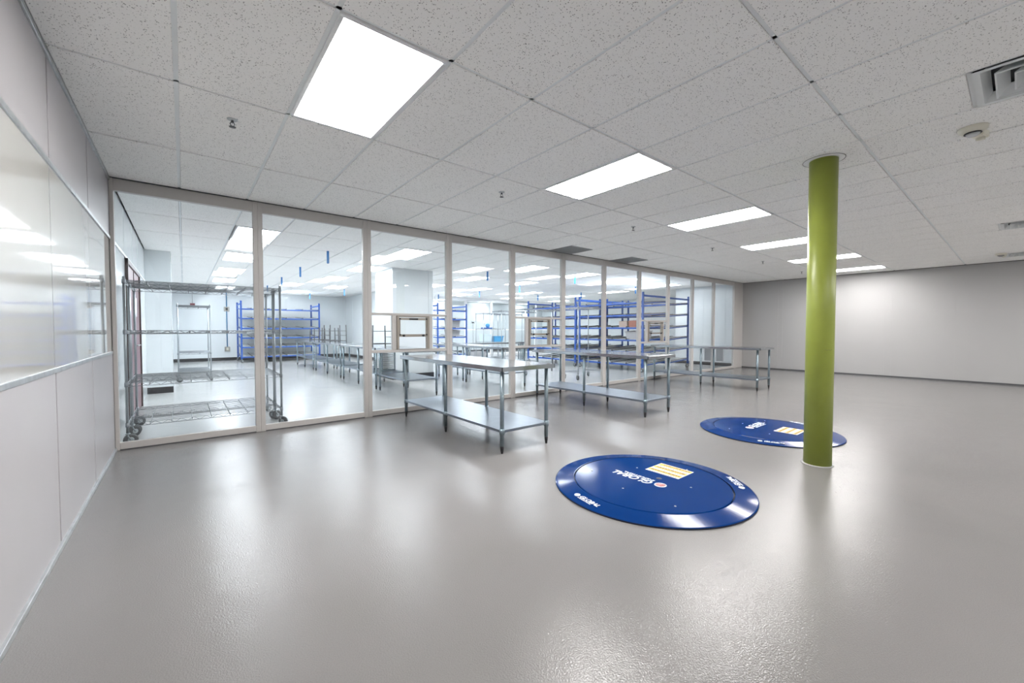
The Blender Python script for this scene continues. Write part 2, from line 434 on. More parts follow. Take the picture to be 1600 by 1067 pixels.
# near room right and front walls
b = MB(); b.box(XR, XR+.06, YF, YP, 0, H+.3)
for y in (1.42, 1.30, -1.03, -1.17, -2.28, -3.5, -4.7):
    b.box(XR-.004, XR, y-.03, y+.03, 0, H)
struct('wall_right', b, M['wall_cream'])
b = MB(); b.box(XR-.012, XR-.0045, YF, YP, 0, .035); struct('baseboard_right', b, M['seam'])
b = MB(); b.box(XL-.3, XR+.3, YF-.15, YF, 0, H+.3); struct('wall_front', b, M['wall_white'])
# shadow line strip round the near ceiling edge
b = MB(); b.box(XL, XR, YP-.006, YP+.05, H-.005, H+.008); b.box(XR-.012, XR, YF, YP, H-.012, H+.008); struct('trim_6', b, M['seam'])

# glazed partition
mx = [(XL, -.515+.0), (.665, .765), (1.955, 2.065), (3.26, 3.36), (4.555, 4.665), (5.85, 5.955), (7.13, 7.235), (8.445, 8.55), (9.72, 9.82), (10.97, 11.07), (12.22, 12.32), (13.62, XR)]
b = MB(); YQ = YP+.062
for i, (x0, x1) in enumerate(mx):
    if 0 < i < len(mx)-1:
        m_ = (x0+x1)/2
        b.bev(x0, m_-.0015, YP, YQ, 0, H-.005, .003); b.bev(m_+.0015, x1, YP, YQ, 0, H-.005, .003)
        b.box(m_-.002, m_+.002, YP+.004, YQ-.004, 0, H-.01)
    else: b.bev(x0, x1, YP, YQ, 0, H-.005, .003)
for (a0, a1), (c0, c1) in zip(mx, mx[1:]):
    b.bev(a1, c0, YP+.004, YQ-.004, 2.615, H-.006, .003); b.bev(a1, c0, YP+.004, YQ-.004, 0, .075, .003)
struct('wall_partition', b, M['frame'])
b = MB()
for (a0, a1), (c0, c1) in zip(mx, mx[1:]): b.box(a1, c0, YP-.004, YP+.0035, 0, .010)
struct('trim_7', b, M['seam'])
PASS = {2: (2.365, 2.43, 2.95, 3.01), 4: (4.92, 4.985, 5.53, 5.59), 7: (8.79, 8.85, 9.50, 9.56)}
for i in range(11):
    x0, x1 = mx[i][1], mx[i+1][0]
    NWIN += 1
    b = MB(); e = .002
    if i in PASS:
        p0, p1, p2, p3 = PASS[i]
        for (u0, u1, z0, z1) in ((x0, x1, 1.465, 2.615), (x0, p0, .935, 1.43), (p3, x1, .935, 1.43), (x0, x1, .075, .895)):
            b.box(u0+e, u1-e, YP+.028, YP+.034, z0+e, z1-e)
    else: b.box(x0+e, x1-e, YP+.028, YP+.034, .077, 2.613)
    wo = struct('window_%d' % NWIN, b, M['glass'])
    if i in PASS:
        b = MB()
        b.bev(x0, x1, YP+.006, YQ-.006, 1.43, 1.465, .003); b.bev(x0, x1, YP+.006, YQ-.006, .895, .935, .003)
        b.bev(p0, p1, YP+.006, YQ-.006, .935, 1.43, .003); b.bev(p2, p3, YP+.006, YQ-.006, .935, 1.43, .003)
        b.build('window_frame', M['frame'], wo)
# pass-through sliding sashes
pl = {2: 'pass-through hatch in the glass wall, the nearest one, above the first table', 4: 'middle pass-through hatch in the glass wall, behind the second steel table', 7: 'farthest pass-through hatch in the glass wall, in front of the blue racks'}
for i in PASS:
    _, p1, p2, _ = PASS[i]; wd = p2-p1
    t = thing('pass_through_hatch', pl[i], 'hatch', (p1, YP, .935), 0, 'pass-through hatches in the glass partition')
    b = MB(); e = .034; zt_ = .495
    b.bev(0, e, -.012, .055, 0, zt_, .002); b.bev(wd-e, wd, -.012, .055, 0, zt_, .002); b.bev(e, wd-e, -.012, .055, zt_-.02, zt_, .002); b.bev(e, wd-e, -.008, .055, 0, .006, .002)
    b.build('frame', M['sash'], t)
    b = MB(); b.bev(e+.004, wd-e-.004, -.006, .014, zt_-.062, zt_-.030, .002); b.bev(e+.004, wd-e-.004, -.006, .014, .185, .222, .002)
    b.bev(e+.004, e+.022, -.006, .014, .222, zt_-.062, .002); b.bev(wd-e-.022, wd-e-.004, -.006, .014, .222, zt_-.062, .002)
    sa = b.build('sliding_sash', M['sash'], t)
    b = MB(); b.box(e+.022, wd-e-.022, .001, .007, .222, zt_-.062); b.build('pane', M['glass'], sa)
    b = MB(); b.bev(wd/2-.07, wd/2+.07, -.026, -.006, zt_-.057, zt_-.036, .005); b.build('handle', M['black'], sa)
    for q in (e+.07, wd-e-.07):
        b = MB(); b.lathe([(0, -.030), (.014, -.030), (.018, -.020), (.018, -.006)], (q, 0, .203), 14, axis='y'); b.build('knob', M['black'], sa)
    for q in ((e+.014, .215), (wd-e-.014, .215), (e+.014, zt_-.045), (wd-e-.014, zt_-.045)):
        b = MB(); b.bev(q[0]-.010, q[0]+.010, -.016, -.006, q[1]-.010, q[1]+.010, .002); b.build('corner_clip', M['black'], sa)

# second glazed partition far back
b = MB()
PX = [8.9, 10.45, 11.94, 13.43, 14.92, 16.4]
for x in PX: b.bev(x-.06, x+.06, 13.2, 13.26, 0, H, .003)
b.bev(8.9, XE, 13.205, 13.255, 2.6, H, .003); b.bev(8.9, XE, 13.205, 13.255, 1.21, 1.25, .003); b.bev(8.9, XE, 13.205, 13.255, 0, .08, .003)
struct('wall_partition_rear', b, M['white_paint'])
for x0, x1 in zip(PX, PX[1:]+[XE]):
    NWIN += 1; b = MB(); b.box(x0+.062, x1-.062, 13.228, 13.234, .082, 1.208); b.box(x0+.062, x1-.062, 13.228, 13.234, 1.252, 2.598)
    struct('window_%d' % NWIN, b, M['glass'])

# ================================================================= CEILING THINGS
def make_light(label, lamp, group):
    t = thing('ceiling_light', label, 'light', (0, 0, 0), 0, group)   # origin: fixture corner, at ceiling level
    b = MB(); x1, y1 = .598, 1.208; e = .022; z0, z1 = -.004, .075
    b.bev(.012, x1, .012, .012+e, z0, z1, .002); b.bev(.012, x1, y1-e, y1, z0, z1, .002)
    b.bev(.012, .012+e, .012+e, y1-e, z0, z1, .002); b.bev(x1-e, x1, .012+e, y1-e, z0, z1, .002)
    b.box(.012, x1, .012, y1, z1, z1+.01)
    b.build('frame', M['white_paint'], t)
    b = MB(); b.box(.012+e, x1-e, .012+e, y1-e, .012, .018); dif = b.build('diffuser', lamp, t)
    return t
L0 = make_light('x', M['near_lamp'], 'lit ceiling troffers of the near room')
names = ['largest lit ceiling panel, the nearest one, left of centre at the top', 'second lit ceiling panel of the near row, above the middle of the floor', 'third lit ceiling panel of the near row, left of the green column',
         'fourth lit ceiling panel of the near row, just left of the green column', 'fifth lit ceiling panel of the near row, partly behind the green column', 'farthest lit ceiling panel of the near row, by the right wall']
for i, (x, y) in enumerate(near_lamps):
    o = L0 if i == 0 else dup(L0, '', (x, y, H))
    o.location = (x, y, H)
    o['label'] = names[i] if i < 6 else 'lit ceiling panel behind the camera, %s from the left wall' % ORD[i-6]
L1 = make_light('x', M['back_lamp'], 'lit ceiling troffers of the room behind the glass')
rown = ['row nearest the glass partition', 'second row behind the glass partition', 'third row behind the glass partition', 'fourth row behind the glass partition', 'row nearest the back wall']
cnt = {}
for i, (x, y, r_) in enumerate(sorted(back_lamps, key=lambda l: (l[2], l[0]))):
    k = cnt.get(r_, 0); cnt[r_] = k+1
    o = L1 if i == 0 else dup(L1, '', (x, y, H))
    o.location = (x, y, H); o['label'] = 'lit ceiling panel in the %s, %s from the left' % (rown[r_], ORD[k])
# four-way diffusers
def make_diffuser(label):
    t = thing('air_diffuser', label, 'air vent', (0,0,0), 0, 'louvred air diffusers in the near ceiling')
    b = MB(); c = .305
    def ring(o_, i_, zo, zi, mi=0):
        n = len(b.v)
        for r2, z in ((o_, zo), (i_, zi)):
            b.v.extend([(c-r2, c-r2, z), (c+r2, c-r2, z), (c+r2, c+r2, z), (c-r2, c+r2, z)])
        for k in range(4): b.face([n+k, n+(k+1) % 4, n+4+(k+1) % 4, n+4+k], mi)
    ring(.295, .262, -.003, -.003); ring(.262, .225, -.003, .05); b2 = b
    b.build('frame', M['dif'], t)
    for o_, i_ in ((.20, .15), (.125, .08), (.06, .02)):
        b = MB(); n = 0
        for r2, z in ((o_, -.012), (i_, .045), (i_+.004, .049), (o_+.008, -.008), (o_+.008, -.014), (o_, -.014)):
            b.v.extend([(c-r2, c-r2, z), (c+r2, c-r2, z), (c+r2, c+r2, z), (c-r2, c+r2, z)])
        for j in range(5):
            for k in range(4): b.face([4*j+k, 4*j+(k+1) % 4, 4*j+4+(k+1) % 4, 4*j+4+k], 0)
        b.build('louvre', M['dif'], t)
    b = MB(); b.box(.04, .57, .04, .57, .09, .10); b.box(.04, .05, .04, .57, .05, .10); b.box(.56, .57, .04, .57, .05, .10); b.box(.04, .57, .04, .05, .05, .10); b.box(.04, .57, .56, .57, .05, .10)
    b.build('duct_box', M['duct'], t)
    return t
D0 = make_diffuser('x')
for i, (x, y) in enumerate(diffusers):
    o = D0 if i == 0 else dup(D0, '', (0,0,0))
    o.location = (x, y, H); o['label'] = ['large louvred air diffuser at the upper right edge', 'smaller-looking louvred diffuser at the right edge, mid way to the far wall', 'farthest louvred diffuser, close to the right wall'][i]
# return grilles
for i, (x, y) in enumerate(returns):
    t = thing('return_grille', ['dark square return grille above the glass wall, the nearer one', 'dark square return grille above the glass wall, the farther one'][i], 'air vent', (x, y, H), 0, 'square return grilles by the glass wall')
    b = MB(); b.bev(.012, .598, .012, .035, -.003, .02, .002); b.bev(.012, .598, .55, .573, -.003, .02, .002); b.bev(.012, .035, .035, .55, -.003, .02, .002); b.bev(.575, .598, .035, .55, -.003, .02, .002)
    b.build('frame', M['return'], t)
    b = MB()
    for k in range(20): b.box(.035+.027*k, .035+.027*k+.006, .035, .55, -.001, .012)
    for k in range(19): b.box(.035, .575, .035+.027*k, .041+.027*k, .0, .011)
    b.build('grid', M['return'], t)
    b = MB(); b.box(.02, .59, .02, .565, .06, .07); b.build('plenum', M['duct'], t)
# sprinklers
def make_sprinkler():
    t = thing('sprinkler_head', 'x', 'sprinkler', (0,0,0), 0, 'ceiling sprinkler heads')
    b = MB(); b.lathe([(.034, .001), (.034, -.003), (.026, -.007), (.010, -.008)], n=16); b.build('escutcheon', M['alu'], t)
    b = MB(); b.lathe([(.009, -.006), (.009, -.022), (.005, -.024)], n=10)
    b.tube([(.008, 0, -.020), (.014, 0, -.034), (.004, 0, -.052)], .003, 6); b.tube([(-.008, 0, -.020), (-.014, 0, -.034), (-.004, 0, -.052)], .003, 6)
    b.build('body', M['bronze'], t)
    b = MB(); b.lathe([(.022, -.053), (.022, -.055), (.004, -.056)], n=16); b.build('deflector', M['bronze'], t)
    return t
SP = make_sprinkler()
spn = [(.31, .32), (2.77, .34), (5.2, .33), (7.67, .33), (10.04, .33), (12.6, .33)]
spl = ['nearest ceiling sprinkler head, left of the largest light panel', 'second ceiling sprinkler head, above the first hatch', 'third ceiling sprinkler head, left of the third light panel', 'fourth ceiling sprinkler head, left of the fourth light panel', 'fifth ceiling sprinkler head, just left of the green column', 'farthest ceiling sprinkler head, beside the green column']
for i, (x, y) in enumerate(spn):
    o = SP if i == 0 else dup(SP, '', (0,0,0)); o.location = (x, y, H); o['label'] = spl[i]
o = dup(SP, 'sprinkler head in the back-room ceiling, right of the white pier', (6.2, 8.6, H))
# ceiling strobes
def make_strobe(label):
    t = thing('ceiling_strobe', label, 'alarm', (0,0,0), 0, 'ceiling alarm strobes')
    b = MB(); b.lathe([(0, .001), (.082, .001), (.080, -.008), (.078, -.022), (.062, -.036), (.046, -.039)], n=28); b.build('housing', M['beige'], t)
    b = MB(); b.lathe([(.046, -.038), (.049, -.044), (.045, -.048), (.041, -.042)], n=24); b.build('bezel', M['black'], t)
    b = MB(); b.lathe([(.041, -.040), (.037, -.054), (.024, -.064), (0, -.067)], n=24); b.build('lens', M['clear'], t)
    b = MB(); b.bev(-.170, -.060, -.036, .036, -.050, .001, .008); b.lathe([(.026, -.048), (.026, -.064), (.0, -.067)], (-.13, 0, 0), 14); b.build('sensor', M['beige'], t)
    return t
ST = make_strobe('beige round ceiling strobe with a clear lens, below the large diffuser'); ST.location = (4.66, -3.02, H); ST.rotation_euler = (0, 0, R(165))
dup(ST, 'far beige ceiling strobe near the right wall', (12.7, -3.0, H))

# blue strips
strips = [(2.2, 5.11), (2.23, 7.65), (2.24, 10.1), (2.27, 12.91), (4.11, 15.19), (4.73, 12.63), (6.19, 5.43), (8.56, 12.4), (9.11, 10.09), (9.0, 7.5), (12.1, 9.96), (8.52, 4.52), (12.65, 7.96), (13.05, 7.2), (12.46, 5.26)]
fwd2 = (math.sin(yaw), math.cos(yaw)); rt2 = (math.cos(yaw), -math.sin(yaw))
def ux(x, y): return (((x)*rt2[0]+(y+3.277)*rt2[1])/((x)*fwd2[0]+(y+3.277)*fwd2[1]))
sb = None
for i, (x, y) in enumerate(sorted(strips, key=lambda p: ux(*p))):
    lab = 'blue plastic strip hanging from the back-room ceiling, %s from the left' % (ORD[i] if i < 14 else 'rightmost')
    if i == 14: lab = 'blue plastic strip hanging from the back-room ceiling, the rightmost one'
    if sb is None:
        b = MB(); b.bev(-.022, .022, -.003, .003, -.235, .0, .001); b.tube([(0, 0, -.228), (0, 0, -.242)], .012, 6)
        sb = b.build('ceiling_strip', M['tape']); o = sb; tag(o, lab, 'strip', 'blue strips hanging from the back-room ceiling')
    else: o = dup(sb, lab, (x, y, H))
    o.location = (x, y, H); o.rotation_euler = (0, 0, -yaw)

# ================================================================= COLUMN
t = thing('support_column', 'lime green round steel column standing on the grey floor', 'column', (4.505, -2.14, 0))
b = MB(); b.lathe([(.1065, 0), (.1065, H+.03)], n=64); b.build('shaft', M['green'], t)
b = MB(); b.lathe([(.1066, H-.004), (.150, H-.004), (.152, H-.002), (.150, H)], n=48); b.build('ceiling_collar', M['white_paint'], t)
b = MB(); b.lathe([(.152, H-.001), (.156, H-.003), (.156, H-.0005)], n=48, mi=0)
b.build('collar_ring', M['seam'], t)
b = MB()
for k in range(14):
    a = -2.55 + .55*k/13
    b.tube([(.107*math.cos(a), .107*math.sin(a), 1.045+.004*math.sin(k*1.1)), (.107*math.cos(a+.042), .107*math.sin(a+.042), 1.045+.004*math.sin((k+1)*1.1))], .0022, 5)
b.build('scuff_mark', M['mark'], t)
b = MB(); b.lathe([(.1066, 0), (.122, 0), (.116, .004), (.1068, .006)], n=48); b.build('floor_caulk', M['wall_cream'], t)

# ================================================================= TURNTABLES
def text_obj(name, body, size, m, parent, loc, rz, z=.0, shear=.0, align='LEFT', offset=0.0, sx=1):
    cu = bpy.data.curves.new(name+'_c', 'FONT'); cu.body = body; cu.size = size; cu.align_x = align; cu.align_y = 'CENTER'
    cu.shear = shear; cu.offset = offset; cu.extrude = .0004; cu.resolution_u = 3
    tmp = bpy.data.objects.new('tmp', cu); COL.objects.link(tmp)
    dg = bpy.context.evaluated_depsgraph_get(); me = bpy.data.meshes.new_from_object(tmp.evaluated_get(dg))
    bpy.data.objects.remove(tmp); me.name = name; me.materials.clear(); me.materials.append(m)
    o = bpy.data.objects.new(name, me); COL.objects.link(o); o.parent = parent; o.location = loc; o.rotation_euler = (0, 0, rz); o.scale = (sx, 1, 1)
    return o
def emblem(parent, loc, r, rz=0):
    b = MB(); b.lathe([(0, .0008), (r, .0008), (r, 0)], n=32)
    e_ = b.build('emblem', M['logo'], parent); e_.location = loc; e_.rotation_euler = (0, 0, rz)
    b = MB()
    for k in range(-2, 3):
        hw = r*.78*math.cos(k*.42)
        b.tube([(-hw, k*r*.28-.1*r, .0012), (0, k*r*.28+.12*r, .0012), (hw, k*r*.28+.02*r, .0012)], r*.055, 4)
    b.build('stripe', M['logo_red'], e_)
def turntable(label, loc, rz, logo, sign, rims, seed):
    t = thing('pallet_turntable', label, 'turntable', loc, rz, 'round blue pallet turntables')
    b = MB(); b.lathe([(.742, .0), (.742, .010), (.735, .013), (.600, .030), (.594, .030), (.594, .012)], n=128, mis=[1, 0, 0, 0, 1, 1], sm=False); b.build('ring', [M['disc'], M['disc_edge']], t)
    b = MB(); b.lathe([(0, .030), (.580, .030), (.585, .027), (.586, .012)], n=128, sm=False); b.build('plate', M['disc'], t)
    b = MB(); b.lathe([(0, .006), (.60, .006), (.60, .002)], n=64); b.build('well', M['disc_edge'], t)
    for k in range(6):
        a = k*math.pi/3+.4; rr = .30 if k % 2 else .47
        b = MB(); b.lathe([(0, .0025), (.006, .0025), (.008, 0)], (rr*math.cos(a), rr*math.sin(a), .030), 10); b.build('bolt', M['alu'], t)
    b = MB(); b.lathe([(0, .0008), (.020, .0008), (.022, 0)], (-.02, -.10, .030), 16); b.build('centre_plug', M['disc_edge'], t)
    b = MB(); b.bev(.20, .25, -.575, -.545, .0295, .0315, .0008); b.build('hand_slot', M['disc_edge'], t)
    z = .0308
    lx, ly = logo
    emblem(t, (lx, ly, z), .046)
    text_obj('lettering', 'GLOBAL', .105, M['logo'], t, (lx+.058, ly+.014, z), 0, shear=.25, offset=.0022, sx=.92)
    text_obj('lettering', 'INDUSTRIAL', .034, M['logo'], t, (lx+.075, ly-.043, z), 0, shear=.15, offset=.0008, sx=1.5)
    x0, y0, x1, y1 = sign
    b = MB(); b.box(x0, x1, y0, y1, z-.0006, z); sg = b.build('warning_label', M['label_white'], t)
    b = MB(); hgt = (y1-y0)
    for k in range(3): b.box(x0+.004, x1-.004, y0+hgt*(.04+.33*k), y0+hgt*(.21+.33*k), z, z+.0004)
    b.build('yellow_band', M['label_yellow'], sg)
    b = MB(); rnd = random.Random(seed)
    for k in range(3):
        for zz, hh, sz in ((.075, .10, 1.0), (.245, .035, .6), (.300, .035, .6)):
            x = x0+.02
            while x < x1-.04:
                wd = rnd.uniform(.010, .032)*sz; yy = y0+hgt*(zz+.33*k)
                if yy+hgt*hh < y1: b.box(x, x+wd, yy, yy+hgt*hh*.8, z+.0004, z+.0007)
                x += wd+.006
    b.build('small_print', M['label_ink'], sg)
    for a in rims:
        a = R(a); rr = .668; tz = .0135+(.742-.668)/.142*.0175
        ct, st_ = math.cos(a), math.sin(a)
        # emblem then lettering run counter-clockwise, tops toward the centre
        def at(da, r2=rr): return (r2*math.cos(a+da), r2*math.sin(a+da), .0245)
        e_ = bpy.data.objects.new('rim_logo', None); COL.objects.link(e_); e_.parent = t
        e_.location = at(0); e_.rotation_euler = (0, 0, a+math.pi/2)
        emblem_parent = e_
        bb = MB(); bb.lathe([(0, .001), (.022, .001), (.022, -.004)], n=20); q = bb.build('emblem', M['logo'], e_); q.location = (-.02, 0, .0)
        text_obj('lettering', 'GLOBAL', .052, M['logo'], e_, (.012, .004, .001), R(4), shear=.25, offset=.0012)
        text_obj('lettering', 'INDUSTRIAL', .017, M['logo'], e_, (.018, -.024, .001), R(4), shear=.15, offset=.0004, sx=1.5)
    return t
turntable('nearer blue round floor turntable, the larger one, in front of the first table', (2.865, -1.465, 0), R(90), (-.105, .020), (-.125, -.455, .175, -.205), (76, -138), 3)
turntable('farther blue round floor turntable, partly behind the green column', (5.50, -1.385, 0), 0, (-.13, .15), (-.08, -.33, .24, -.09), (-165, -20), 5)

# ================================================================= TABLES
def make_table(label, x0, x1, y0, y1, top=.862, shelf=.235, pairs=3, group='stainless work tables', lx=(.055, .075)):
    cx_, cy_ = (x0+x1)/2, (y0+y1)/2
    t = thing('work_table', label, 'table', (cx_, cy_, 0), 0, group)
    a, c = (x1-x0)/2, (y1-y0)/2
    b = MB(); b.bev(-a, a, -c, c, top-.003, top, .0012); b.bev(-a, a, -c, -c+.012, top-.045, top-.002, .003); b.bev(-a, a, c-.012, c, top-.045, top-.002, .003)
    b.bev(-a, -a+.012, -c, c, top-.045, top-.002, .003); b.bev(a-.012, a, -c, c, top-.045, top-.002, .003)
    b.box(-.06, .06, -c+.02, c-.02, top-.035, top-.004); b.box(-a+.02, a-.02, -c+.08, -c+.12, top-.03, top-.004); b.box(-a+.02, a-.02, c-.12, c-.08, top-.03, top-.004)
    b.build('tabletop', M['steel'], t)
    px_, py_ = a-lx[0], c-lx[1]
    b = MB(); b.bev(-px_-.012, px_+.012, -py_-.012, py_+.012, shelf-.028, shelf-.002, .002)
    b.bev(-px_-.016, px_+.016, -py_-.016, py_+.016, shelf-.003, shelf, .001)
    b.build('undershelf', M['galv_shelf'], t)
    for sx in (-1, 1):
        for k in range(pairs):
            yy = -py_ + 2*py_*k/(pairs-1)
            b = MB(); b.tube([(sx*px_, yy, .075), (sx*px_, yy, top-.02)], .0205, 14)
            b.lathe([(.028, shelf-.045), (.028, shelf+.012)], (sx*px_, yy, 0), 12)
            b.bev(sx*px_-.032, sx*px_+.032, yy-.032, yy+.032, top-.045, top-.02, .004)
            lg = b.build('leg', M['galv'], t)
            b = MB(); b.lathe([(.010, 0), (.012, .004), (.0185, .05), (.0185, .078)], (sx*px_, yy, 0), 12); b.build('foot', M['black'], lg)
    return t
make_table('steel work table nearest the camera, left of the blue turntable', 2.385, 3.095, -.17, 2.205, .862, .235)
make_table('second steel work table along the glass wall, behind the near one', 4.965, 5.675, -.09, 2.30, .862, .235)
make_table('farthest near-room steel work table, close to the right wall', 8.84, 9.55, -.09, 2.34, .862, .235, group='stainless work tables')
gb = 'stainless tables behind the glass partition'
make_table('short steel table behind the glass, nearest the partition', 3.025, 3.735, 3.47, 4.87, .862, .33, 2, gb)
make_table('steel table behind the glass with the slotted tray rack under it', 3.025, 3.735, 4.93, 7.27, .862, .33, 3, gb)
make_table('steel table behind the glass holding two tubular frames', 3.035, 3.745, 7.40, 10.03, .862, .33, 3, gb)
make_table('farthest steel table in the left row, before the blue rack', 3.035, 3.745, 10.20, 12.6, .862, .33, 3, gb)
make_table('short steel table right of the white pier, nearer the glass', 5.075, 5.785, 3.33, 4.88, .862, .33, 2, gb)
make_table('steel table right of the white pier, behind the short one', 5.13, 5.80, 4.95, 6.28, .862, .33, 2, gb)
make_table('far steel table in front of the wire shelving, middle distance', 6.0, 8.0, 6.0, 6.35, .862, .33, 3, gb)

# ================================================================= WIRE SHELVING
def wire_shelf(w_, d_, step=.04):
    b = MB(); r = .0026
    n = max(3, int(round(d_/step)))
    for k in range(n+1):
        y = -d_/2+d_*k/n
        b.tube([(-w_/2, y, 0), (w_/2, y, 0)], r, 4, cap=False)
    nx = max(2, int(round(w_/.19)))
    for k in range(nx+1):      # wavy cross trusses
        x = -w_/2 + w_*k/nx; pts = []; m_ = max(4, int(d_/.05))
        for j in range(m_+1): pts.append((x, -d_/2+d_*j/m_, -.006 - (.028 if j % 2 else 0)))
        b.tube(pts, r, 4, cap=False); b.tube([(x, -d_/2, -.006), (x, d_/2, -.006)], r, 4, cap=False)
    for s_ in (-1, 1):         # zigzag edge trusses
        y = s_*d_/2; m_ = int(w_/.055); 
        b.tube([(-w_/2, y, -.034), (w_/2, y, -.034)], r*1.2, 4, cap=False)
        b.tube([(-w_/2+w_*j/m_, y, (-.034 if j % 2 else 0)) for j in range(m_+1)], r, 4, cap=False)
        x = s_*w_/2; m_ = int(d_/.055)
        b.tube([(x, -d_/2, -.034), (x, d_/2, -.034)], r*1.2, 4, cap=False); b.tube([(x, -d_/2, 0), (x, d_/2, 0)], r*1.2, 4, cap=False)
        b.tube([(x, -d_/2+d_*j/m_, (-.034 if j % 2 else 0)) for j in range(m_+1)], r, 4, cap=False)
        for s2 in (-1, 1):
            b.lathe([(.0155, -.040), (.018, -.034), (.0175, .006), (.0145, .008)], (s_*(w_/2), s2*(d_/2), 0), 10)
    return b
def caster_parts(parent, x, y, top, r=.0615, yawc=0.3):
    cr = r; b = MB()
    b.lathe([(.022, top), (.022, top-.012), (.010, top-.014)], (x, y, 0), 12)
    ca, sa = math.cos(yawc), math.sin(yawc); off = .022
    cx_, cy_ = x+ca*off, y+sa*off
    for s_ in (-1, 1):
        px_, py_ = -sa*s_*.021, ca*s_*.021
        b.tube([(x+px_*.6, y+py_*.6, top-.012), (x+px_, y+py_, top-.03), (cx_+px_, cy_+py_, cr)], .007, 6)
    c = b.build('caster', M['caster_fork'], parent)
    b = MB(); b.lathe([(.014, -.016), (cr-.014, -.017), (cr-.003, -.013), (cr, -.006), (cr, .006), (cr-.003, .013), (cr-.014, .017), (.014, .016)], n=24, axis='y')
    wh = b.build('wheel', M['caster'], c); wh.location = (cx_, cy_, cr); wh.rotation_euler = (0, 0, yawc)
    b = MB(); b.lathe([(0, -.018), (.022, -.018), (.030, -.0155)], n=16, axis='y'); b.lathe([(.030, .0155), (.022, .018), (0, .018)], n=16, axis='y')
    hb = b.build('hub', M['caster_fork'], c); hb.location = wh.location; hb.rotation_euler = wh.rotation_euler
def wire_unit(label, x0, x1, y0, y1, zs=(.235, .66, 1.215, 1.745), step=.04, pr=.0127, group='wire shelving on casters', rz=0, yaws=(.3, 2.5, 1.2, 4)):
    w_, d_ = x1-x0, y1-y0
    t = thing('wire_shelving_unit', label, 'shelf', ((x0+x1)/2, (y0+y1)/2, 0), rz, group)
    me = None
    for z in zs:
        if me is None: o = wire_shelf(w_, d_, step).build('shelf', M['chrome'], t); me = o.data
        else: o = bpy.data.objects.new('shelf', me); COL.objects.link(o); o.parent = t
        o.location = (0, 0, z)
    k = 0
    for sx in (-1, 1):
        for sy_ in (-1, 1):
            x, y = sx*w_/2, sy_*d_/2
            b = MB(); b.tube([(x, y, .13), (x, y, zs[-1]+.03)], pr, 12); b.lathe([(pr, zs[-1]+.03), (pr*.7, zs[-1]+.036), (0, zs[-1]+.037)], (x, y, 0), 12)
            z = .2
            while z < zs[-1]: b.lathe([(pr+.0006, z), (pr+.0006, z+.003)], (x, y, 0), 12); z += .0508
            b.build('post', M['post'], t)
            caster_parts(t, x, y, .132, yawc=yaws[k]); k += 1
    return t
wire_unit('large chrome wire shelving against the glass at the left, front unit', -.47, .965, 2.60, 3.06, yaws=(.2, .5, -.9, .6), step=.085)
wire_unit('large chrome wire shelving at the left, rear unit behind the front one', -.47, .965, 3.14, 3.73, yaws=(.4, .3, 2.2, 1.0), step=.085)
wire_unit('narrow wire shelving tower near the back wall, left of the blue rack', -.10, .51, 8.95, 10.15, zs=(.245, .68, 1.80), step=.06)
wire_unit('wire shelving cart standing in front of the blue racks, nearest the glass', 7.43, 8.31, 3.40, 3.85, zs=(.20, 1.77), step=.05, yaws=(1.2, .4, .8, .3))
wire_unit('wire shelving cart behind the middle hatch, casters on the white floor', 7.12, 8.55, 5.00, 5.46, zs=(.22, 1.79), step=.05)
wire_unit('wire shelving cart behind the third mullion, middle distance', 7.50, 8.90, 6.55, 7.0, zs=(.22, 1.80), step=.05)
wire_unit('far wire shelving cart holding the blue basket and gauge', 8.05, 9.0, 8.30, 8.75, zs=(.22, .80, 1.26, 1.80), step=.05)
wire_unit('farthest wire shelving cart before the rear partition', 9.15, 10.3, 8.9, 9.35, zs=(.22, 1.82), step=.05)

